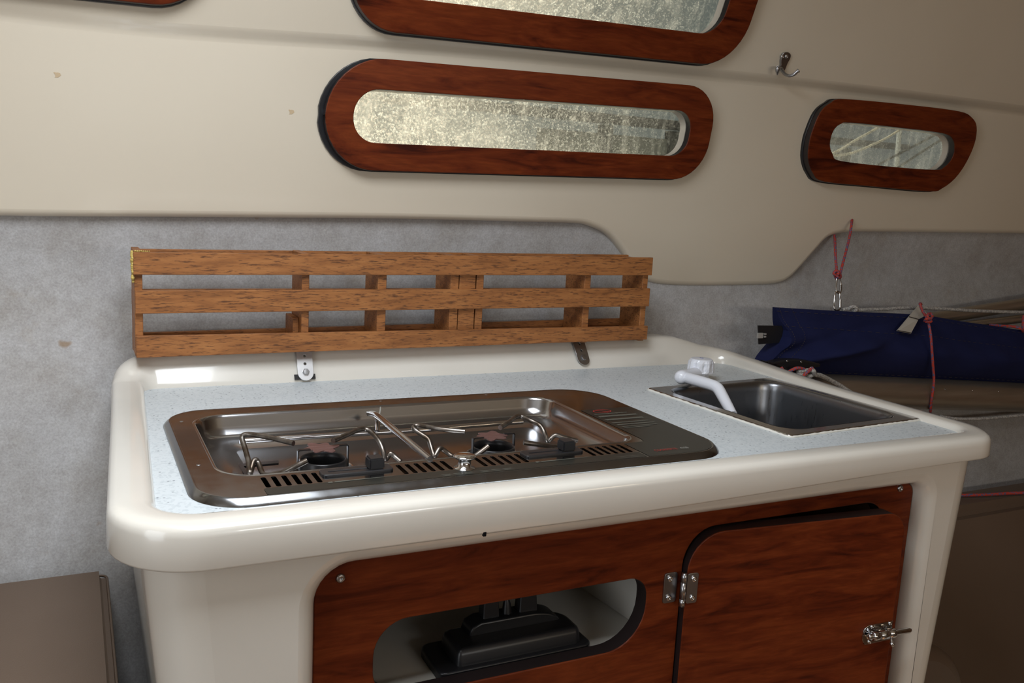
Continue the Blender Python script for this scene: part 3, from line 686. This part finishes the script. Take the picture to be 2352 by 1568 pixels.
# brackets
BS = Vector((0, .55, 1)).normalized(); BNm = Vector((0, -1, .55)).normalized()
for bx, lean, zt in ((.1935, -.02, .050), (.6240, .10, .052)):
    def BP(u, v, w=0, bx=bx, lean=lean): # v measured up the splash from the worktop
        return Vector((bx+u-lean*v*1.0+(.004 if lean > .05 else 0), .4492, 0))+BS*v+BNm*(.0035-w)
    v0 = .006 if lean > 0 else .0015
    o_ = [(-.0105, .062)]+[(.0105*math.cos(a), v0+.0105+.0105*math.sin(a)) for a in [math.pi+k/10*math.pi for k in range(11)]]+[(.0105,.062)]
    hs = [[(.0020*math.cos(a), vv+.0020*math.sin(a)) for a in [k/10*2*math.pi for k in range(10)]] for vv in (v0+.0235, v0+.0345)]
    b = MB(); b.plate(lambda u, v, w: BP(u, v, w), o_, hs, .0015, .0002); br = b.build('bracket', m_bracket if lean < 0 else m_zinc, T)
    q = BNm.to_track_quat('Z', 'Y').to_matrix().to_4x4(); q.translation = BP(0, v0+.0115)
    b = MB(); b.lathe([(.0046,0),(.0046,.0028),(.0038,.0036),(.0001,.0037)], 6, q, 0, False); b.build('bolt', m_zinc, br)
    if lean < 0:
        b = MB(); b.obox(BP(-.001, v0+.006, .0028), Vector((.0140,0,0)), BS*.0035, BNm*.0008); b.build('backing_washer', m_burn, br)

# ================================================================== coat hook
hp0 = on(1803, 128, NU, DU-.004)
T = thing('coat_hook', 'small double-pronged grey metal coat hook on the cream upper moulding', 'hook', on(1800, 150, NU, DU))
def HK(x, y, d=0): return on(x, y, NU, DU-d)
NUn = NU.normalized()
lo = [HK(x, y) for x, y in ((1793,128),(1796,122),(1803,120),(1810,122),(1813,128),(1811,136),(1806,145),(1802,155),(1799,162),(1794,164),(1790,158),(1790,148),(1790,138))]
lo = [(p.x, p.z) for p in lo]; lo = smooth_loop(lo, 3)
b = MB(); b.plate(lambda u, v, w: PUw(u, v, w-.0042), lo, [], .0040, .0010); b.build('back_plate', m_zinc, T)
b = MB(); b.tube(spline([HK(1795,156,.003), HK(1798,164,.010), HK(1804,171,.020), HK(1813,174,.030), HK(1823,171,.036), HK(1830,165,.038), HK(1835,161,.039)], 5), [.0026]*20+[.0028]*7+[.0034,.0036,.0034,.0020], 10); b.build('prong', m_zinc, T)
b = MB(); b.tube(spline([HK(1795,155,.003), HK(1790,155,.012), HK(1786,155,.018)], 4), .0028, 10); b.tube([HK(1786.5,152.5,.018), HK(1786,155,.019), HK(1785.5,162,.019), HK(1785,172,.017)], [.0012,.0034,.0036,.0008], 10); b.build('prong', m_zinc, T)
for x, y in ((1797,130), (1806.5,130)):
    b = MB(); screw(b, HK(x, y, .0042), -NUn, .0034, .0022); b.build('screw', m_chrome, T)

# ================================================================== blue sail cover, spars and lines hung on the hull
T = thing('sail_cover', 'navy blue canvas sail cover wrapped on the spar beside the hull', 'sail cover', (1.3, .45, -.03))
ct = [(.98,.0945),(1.0017,.0931),(1.1247,.0864),(1.2341,.0812),(1.3265,.0776),(1.4006,.0724),(1.4959,.0598),(1.575,.0514),(1.685,.0383),(1.95,.010),(2.3,-.03)]
cb = [(.98,-.018),(1.0367,-.0225),(1.142,-.0310),(1.2538,-.0400),(1.4997,-.0570),(1.7105,-.0740),(1.95,-.0910),(2.3,-.115)]
le = [(0,1.0017),(.20,1.0145),(.33,1.0236),(.43,1.0225),(.57,1.0152),(.77,.9885),(.86,.9781),(.93,.984),(1.0,1.010)]
def cover(u, v, back=0):
    x = lerp(le, v)*(1-u)+2.3*u
    x = lerp(le, v)+(2.3-lerp(le, v))*u
    zt, zb2 = lerp(ct, x), lerp(cb, x); z = zt+(zb2-zt)*v
    y = .452 - .10*(x-1.3)*0
    bulge = .004+.030*max(0, math.sin(math.pi*min(1, v*1.02)))**.8*sstep(.12, .6, v)
    fold = .014*math.exp(-((v-(.88-.95*(x-1.0)/.30*.62))/.085)**2)*sstep(.97, 1.05, x)*(1-sstep(1.17, 1.33, x))
    fold2 = -.010*math.exp(-((v-(.66-.95*(x-1.0)/.30*.55))/.10)**2)*sstep(.97, 1.03, x)*(1-sstep(1.15, 1.3, x))
    wr = .0022*math.sin(x*31+v*5)*math.sin(v*math.pi)+.0015*math.sin(x*67-v*9)*math.sin(v*math.pi)
    return Vector((x, y+(.004+.018*math.sin(math.pi*v)) if back else y-bulge-fold-fold2-wr, z))
us = [(i/80)**1.3 for i in range(81)]; vs_ = [j/30 for j in range(31)]
b = MB(); fr = [[cover(u, v) for u in us] for v in vs_]; bk = [[cover(u, v, 1) for u in us] for v in vs_]
b.grid(fr[::-1], 0, True); b.grid(bk, 0, True)
b.grid([fr[0], bk[0]], 0, False); b.grid([bk[-1], fr[-1]], 0, False)
b.grid([[r[0] for r in bk], [r[0] for r in fr]], 0, False)
cv = b.build('canvas', m_navy, T)
b = MB()
def stitch(pts, dash=True):
    P = [cover(u, v)+Vector((0,-.0008,0)) for u, v in pts]
    for i in range(0, len(P)-1, 2 if dash else 1): b.tube([P[i], P[i+1]], .00038, 4)
stitch([(i/150, .265+.06*min(1, i/60)) for i in range(150)]); stitch([(i/150, .05) for i in range(150)])
stitch([(.028+.002*math.sin(v*6), v) for v in [j/60 for j in range(58)]]); stitch([(.006, v) for v in [j/60 for j in range(58)]])
stitch([(.06+i/160, .955) for i in range(140)])
b.build('stitching', m_thread, cv)
b = MB(); z0 = [at(1740,747,.449), at(1742,790,.449), at(1800,786,.449), at(1805,748,.449)]
b.plate(lambda u, v, w: Vector((u, .4475+w, v)), [(p.x, p.z) for p in z0], [], .002); zt_ = b.build('zip_tape', m_black, T)
b = MB(); p = at(1748, 770, .446); b.box((p.x-.008, .4440, p.z-.0045), (p.x+.003, .4474, p.z+.0045)); b.box((p.x+.006, .4440, p.z+.001), (p.x+.010, .4474, p.z+.0035)); b.box((p.x+.006, .4440, p.z-.0035), (p.x+.010, .4474, p.z-.001)); b.build('zip_slider', m_nickel, zt_)
b = MB(); q = Vector((0,-1,.2)).to_track_quat('Z','Y').to_matrix().to_4x4(); q.translation = at(1763, 836, .440); b.lathe([(.0062,-.006),(.0062,.0008),(.0040,.0020),(.0001,.0022)], 16, q); b.build('snap_stud', m_chrome, T)
# webbing strap folded over at its top
b = MB(); s1 = [at(2061,760,.432), at(2092,766,.428), at(2110,733,.432), at(2131,722,.438), at(2112,700,.452), at(2088,728,.440)]
b.add(s1+[p+Vector((0,.0022,0)) for p in s1], [(0,1,2,5),(5,2,3,4),(11,8,7,6),(10,9,8,11),(0,6,7,1),(1,7,8,2),(2,8,9,3),(3,9,10,4),(4,10,11,5),(5,11,6,0)]); ws = b.build('webbing_strap', m_web, T)
b = MB(); b.tube([at(2061.5,758.5,.4300), at(2092,764,.4262)], .0007, 5); b.tube([at(2088,727,.4385), at(2110,733,.4300)], .0007, 5); b.build('strap_stitch', m_edge, ws)

# main spar under the cover
sp0, sp1 = Vector((.99, .450, -.0475)), Vector((2.45, .442, -.163))
b = MB(); b.tube([sp0.lerp(sp1, i/12) for i in range(13)], .0305, 28)
T = thing('spar', 'thick grey aluminium spar lying below the blue sail cover', 'spar', sp0); b.build('tube', m_alu, T)
for i in range(9):
    b = MB(); p = sp0.lerp(sp1, .30+.055*i)+Vector((0, -.0262, .0155)); b.lathe([(.0014,0),(.0008,.0008),(.0001,.0009)], 8, Matrix.Translation(p) @ Vector((0,-.85,.5)).to_track_quat('Z','Y').to_matrix().to_4x4()); b.build('rivet', m_chrome, T)
b = MB(); pts = [at(x, y, .405) for x, y in ((1757,829),(1772,832),(1800,826),(1845,826),(1872,832),(1884,836),(1880,842),(1868,844),(1850,850),(1806,852),(1796,842),(1772,838))]
b.plate(lambda u, v, w: Vector((u, .402+w, v)), smooth_loop([(p.x, p.z) for p in pts], 2), [], .016, .003)
cl = b.build('cleat', m_black, T)
for x, y in ((1808,829), (1840,831)):
    b = MB(); screw(b, at(x, y, .4018), (0,-1,0), .0022, .001); b.build('cleat_screw', m_zinc, cl)

def rope(px, r, name, m, label, cat, extra=(), k=5, group=None):
    b = MB(); b.tube(spline([at(x, y, Y) for x, y, Y in px], k), r, 8)
    for e in extra: b.tube(spline([at(x, y, Y) for x, y, Y in e], k), r, 8)
    return tag(b.build(name, m), label, cat, group)
T = thing('secondary_spar', 'slim aluminium spar rising to the right behind the sail cover', 'spar', at(2150,735,.506))
b = MB(); b.tube([at(2130,733,.506), at(2352,698,.500), at(2600,660,.490)], .0135, 20); b.build('tube', m_alu, T)
T = thing('spreader_tube', 'thin grey tube between the sail cover and the slim spar', 'tube', at(2220,745,.486))
b = MB(); b.tube([at(2215,748,.486), at(2352,731,.480), at(2600,700,.47)], .0088, 16); b.build('tube', m_alu, T)
rope([(2116,699,.452),(2113,697,.436),(2118,712,.430),(2127,727,.424),(2132,740,.417),(2137,765,.411),(2140,800,.409),(2143,840,.410),(2145,870,.412),(2143,895,.413),(2139,920,.416),(2137,945,.428),(2136,950,.450)], .0025, 'tie_cord', m_rrope, 'red and blue cord tied round spar and cover through the webbing strap', 'cord',
     extra=[[(2124,737,.417),(2128,732,.410),(2138,731,.410),(2141,725,.415),(2135,719,.420),(2130,726,.414),(2139,738,.411),(2127,738,.412)]])
rope([(1957,504,.549),(1956,512,.538),(1952,540,.525),(1945,570,.510),(1937,600,.494),(1929,630,.482),(1922,640,.480),(1918,632,.480),(1922,626,.478),(1929,628,.476),(1930,637,.478),(1923,634,.474),(1921,615,.486),(1919,585,.505),(1918,560,.530),(1917,540,.556)], .0025, 'hanging_cord', m_rrope, 'red and blue cord looped through the cream moulding and holding the snap hooks', 'cord',
     extra=[[(1919,632,.476),(1915,628,.476),(1919,622,.476),(1926,624,.474),(1924,632,.472)]])
def snap(cx, y0, y1, w, Y0, Y1, label, name='snap_hook'):
    pts = [(cx-w*.35,y0+3,Y0),(cx,y0,Y0),(cx+w*.35,y0+3,Y0),(cx+w*.55,(y0*.4+y1*.6),(Y0+Y1)/2),(cx+w*.5,y1-3,Y1),(cx,y1,Y1),(cx-w*.5,y1-3,Y1),(cx-w*.55,(y0*.4+y1*.6),(Y0+Y1)/2)]
    t = thing(name, label, 'snap hook', at(cx, y1, Y1), 'snap hooks under the hanging cord')
    b = MB(); b.tube(spline([at(*p) for p in pts], 5, True), .0016, 8, closed=True); b.build('ring', m_chrome, t)
    b = MB(); b.tube([at(cx+w*.52,(y0*.55+y1*.45),(Y0+Y1)/2-.002), at(cx+w*.5,y1-6,Y1-.002)], .0024, 8); b.build('gate', m_chrome, t)
snap(1926, 637, 673, 10, .478, .474, 'upper chrome snap hook, tied to the red and blue cord')
snap(1923, 669, 712, 13, .474, .466, 'lower chrome snap hook, clipped at the top of the sail cover')
rope([(1935,712,.462),(1945,708,.460),(1962,711,.458),(1972,712,.458),(1990,711,.458),(2030,710,.460),(2070,707,.462),(2110,707,.464),(2160,709,.466),(2250,714,.468),(2352,717,.468),(2600,722,.468)], .0034, 'halyard', m_wrope, 'white braided line along the top edge of the sail cover', 'line',
     extra=[[(1950,709,.458),(1954,705,.455),(1964,705,.452),(1968,711,.452),(1960,714,.453)]])
rope([(1794,843,.392),(1800,852,.389),(1808,855,.387),(1818,850,.386),(1830,845,.384),(1842,846,.384),(1852,850,.384),(1862,847,.381),(1866,845,.380),(1856,853,.379),(1846,862,.380),(1842,868,.384)], .0028, 'lashing_cord', m_rrope, 'short red and blue cord end lashed under the black cleat', 'cord',
     extra=[[(1796,846,.391),(1797,853,.390),(1803,859,.391)]])
rope([(1832,855,.386),(1842,852,.385),(1856,851,.383),(1864,849,.381),(1869,853,.381),(1866,860,.383),(1858,864,.384),(1850,870,.386)], .0042, 'outhaul_line', m_wrope, 'white braided line knotted at the cleat and running down behind the rim', 'line',
     extra=[[(1860,846,.383),(1868,852,.378),(1872,860,.380),(1884,862,.386),(1905,872,.398),(1930,886,.402),(1950,899,.402),(1975,915,.400)], [(1831,859,.386),(1842,861,.384),(1852,857,.383)]])
rope([(2160,956,.425),(2190,961,.422),(2225,962,.420),(2260,961,.420),(2310,957,.420),(2352,953,.420),(2450,944,.42)], .0034, 'slack_line', m_wrope, 'white line hanging slack below the aluminium spar', 'line')
rope([(2352,762,.449),(2345,755,.440),(2330,750,.447),(2300,748,.456),(2274,746,.462)], .0028, 'coiled_cord', m_rrope, 'red cord emerging behind the cover at the right edge of the picture', 'cord', extra=[[(2350,762,.445),(2350,740,.452),(2351,725,.458)]])
p0 = [on(x, y, (0,0,1), -.272) for x, y in ((2190,1137.5),(2260,1136),(2310,1133),(2352,1131.5),(2500,1128))]
b = MB(); b.tube(spline(p0, 5), .0032, 8); tag(b.build('thin_cord', m_rrope), 'dark red cord lying along the right-hand berth cushion', 'cord')

# ================================================================== cushions and berths
def cushion(name, label, a, c, bev, mt=m_vinyl, cat='cushion', piping=True, lean=0):
    t = thing(name, label, cat, ((a[0]+c[0])/2, (a[1]+c[1])/2, a[2]))
    b = MB(); b.box(a, c)
    for p in b.v: p.y += lean*(p.z-c[2])
    b.build('cover', mt, t, bev, 5)
    if piping:
        b = MB(); r = bev*.9; loop = rrect(a[0]+.001, c[0]-.001, a[1]+.001, c[1]-.001, bev, 4)
        b.tube([(x, y, c[2]-bev*1.0) for x, y in loop], .0016, 6, closed=True); b.build('piping', mt, t)
    return t
cushion('berth_cushion', 'brown vinyl berth cushion left of the galley', (-1.15,-.35,-.325), (-.053,.442,-.222), .010)
cushion('berth_cushion', 'large dark brown vinyl cushion against the hull right of the galley', (.925,.335,-.62), (2.5,.425,-.278), .018, lean=.46)
T = thing('bolster', 'rounded brown vinyl cushion corner showing low behind the galley post', 'cushion', (1.03, .15, -.62))
pts = [at(x, y, .14) for x, y in ((2100,1476),(2124,1475),(2146,1480),(2170,1496),(2187,1522),(2197,1560),(2200,1620))]
ol = [(p.x, p.z) for p in spline(pts, 4)]; ol = [(.955, ol[0][1])]+ol+[(ol[-1][0], -.625), (.955, -.625)]
b = MB(); b.plate(lambda u, v, w: Vector((u, .12+w, v)), ol, [], .06, .020); b.build('cover', m_vinyl, T)
b = MB(); b.tube([Vector((u, .1405, v)) for u, v in ol[1:-3]], .0018, 6); b.build('piping', m_vinyl, T)
b = MB(); b.box((X0+.002,-.35,ZF+.001), (-.055,.215,-.327)); tag(b.build('settee', m_ceil, None, .01, 2), 'cream settee front under the brown cushion left of the galley', 'settee')
b = MB(); b.box((.94,-.35,ZF+.001), (X1-.002,.21,-.63)); tag(b.build('settee', m_ceil, None, .01, 2), 'low cream plinth under the dark cushions right of the galley', 'settee')

# ================================================================== black case in the cubby
T = thing('black_case', 'black plastic case with a stepped base and two upright lugs in the cubby', 'case', (.305, .04, -.1995))
b = MB(); b.plate(lambda u, v, w: Vector((u, v, -.1905-w)), rrect(.2205, .3900, .010, .072, [.008,.010,.024,.012], 5), [], .0088, .002); base = b.build('base_plate', m_black, T)
b = MB(); rows = []
body = rrect(.2400, .3800, .016, .066, [.006,.008,.022,.010], 6)
for d, z in ((0,-.1905),(.001,-.180),(.003,-.1755),(.0065,-.1740)): rows.append([Vector((x, y, z)) for x, y in offset(ccw(body), -d)])
b.grid(rows, 0, True, True); b.add(rows[-1], [list(range(len(rows[-1])))])
b.build('body', m_black, T)
b = MB(); prof = [(.262,-.176),(.366,-.176)]+[(.330+.036*math.cos(a), -.176+.014*math.sin(a)) for a in [k/8*math.pi/2 for k in range(1, 9)]]+[(.275,-.162),(.266,-.166)]
b.plate(lambda u, v, w: Vector((u, .040+w, v)), prof, [], .022, .002); b.build('hump', m_black, T)
for x0, x1 in ((.2800,.2985), (.3210,.3420)):
    b = MB(); b.add([(x0,.046,-.165),(x1,.046,-.165),(x1,.060,-.165),(x0,.060,-.165),(x0+.002,.049,-.122),(x1-.003,.049,-.122),(x1-.003,.059,-.122),(x0+.002,.059,-.122)], [(0,3,2,1),(4,5,6,7),(0,1,5,4),(1,2,6,5),(2,3,7,6),(3,0,4,7)]); b.build('lug', m_black, T, .001, 1)
b = MB(); b.tube([(.309,.052,-.165),(.3085,.052,-.152),(.308,.052,-.145)], [.006,.0042,.002], 8); b.build('latch_post', m_black, T)

# ================================================================== outside, seen through the windows
b = MB(); b.box((-.5,.68,.14), (3.2,1.35,.179)); struct(b.build('deck', m_whitep), 'white side deck outside the windows')
B = thing('boathouse', 'ochre building with pale panels and dark posts beyond the long window', 'building', (3.9, 5.6, -1.5))
b = MB(); b.box((2.6,5.02,-1.5), (6.0,6.5,.56)); b.build('wall', m_bldg, B)
b = MB(); b.add([(2.3,4.7,.80),(6.3,4.7,.80),(6.3,6.8,.98),(2.3,6.8,.98),(2.3,4.7,.85),(6.3,4.7,.85),(6.3,6.8,1.03),(2.3,6.8,1.03)], [(0,3,2,1),(4,5,6,7),(0,1,5,4),(1,2,6,5),(2,3,7,6),(3,0,4,7)]); b.build('roof', m_roof, B)
for i in range(5):
    x = 2.90+.60*i
    b = MB(); b.box((x,4.97,.42), (x+.50,5.018,.735)); b.build('panel', m_bpane, B)
    b = MB(); b.box((x+.505,4.95,-1.5), (x+.595,5.018,.80)); b.build('post', m_post, B)
for pts, r, mt, lab, nm in (([(1912,352,.9),(1940,338,.9),(1960,325,.9),(2020,291,.9),(2060,268,.9)], .0030, m_bpane, 'straight tan line outside, upper of the pair in the short window', 'mooring_line'),
    ([(1905,352,.9),(1918,356,.9),(1945,354,.9),(1975,345,.9),(2030,320,.9),(2068,297,.9),(2110,268,.9)], .0030, m_bpane, 'curved tan line outside, lower of the pair in the short window', 'mooring_line'),
    ([(1850,484,.9),(1990,398,.9),(2022,376,.9),(2090,340,.9),(2155,306,.9),(2200,282,.9)], .0030, m_post, 'dark wire outside the short window, left of the two', 'stay_wire'),
    ([(1820,551,.9),(1905,492,.9),(2030,405,.9),(2070,380,.9),(2120,347,.9),(2175,313,.9),(2220,285,.9)], .0030, m_post, 'dark wire outside the short window, right of the two', 'stay_wire')):
    mt = m_wire if nm == 'stay_wire' else mt
    b = MB(); b.tube(spline([at(*p) for p in pts], 5), r, 8); tag(b.build(nm, mt), lab, 'line' if nm == 'mooring_line' else 'wire')
b = MB(); p0, p1 = at(2070, 250, 1.0), at(2060, 430, 1.0); p1.z = .18; b.tube([p0, p0.lerp(p1, .5), p1], .0065, 10); tag(b.build('stanchion', m_whitep), 'pale upright stanchion outside the short window', 'stanchion')
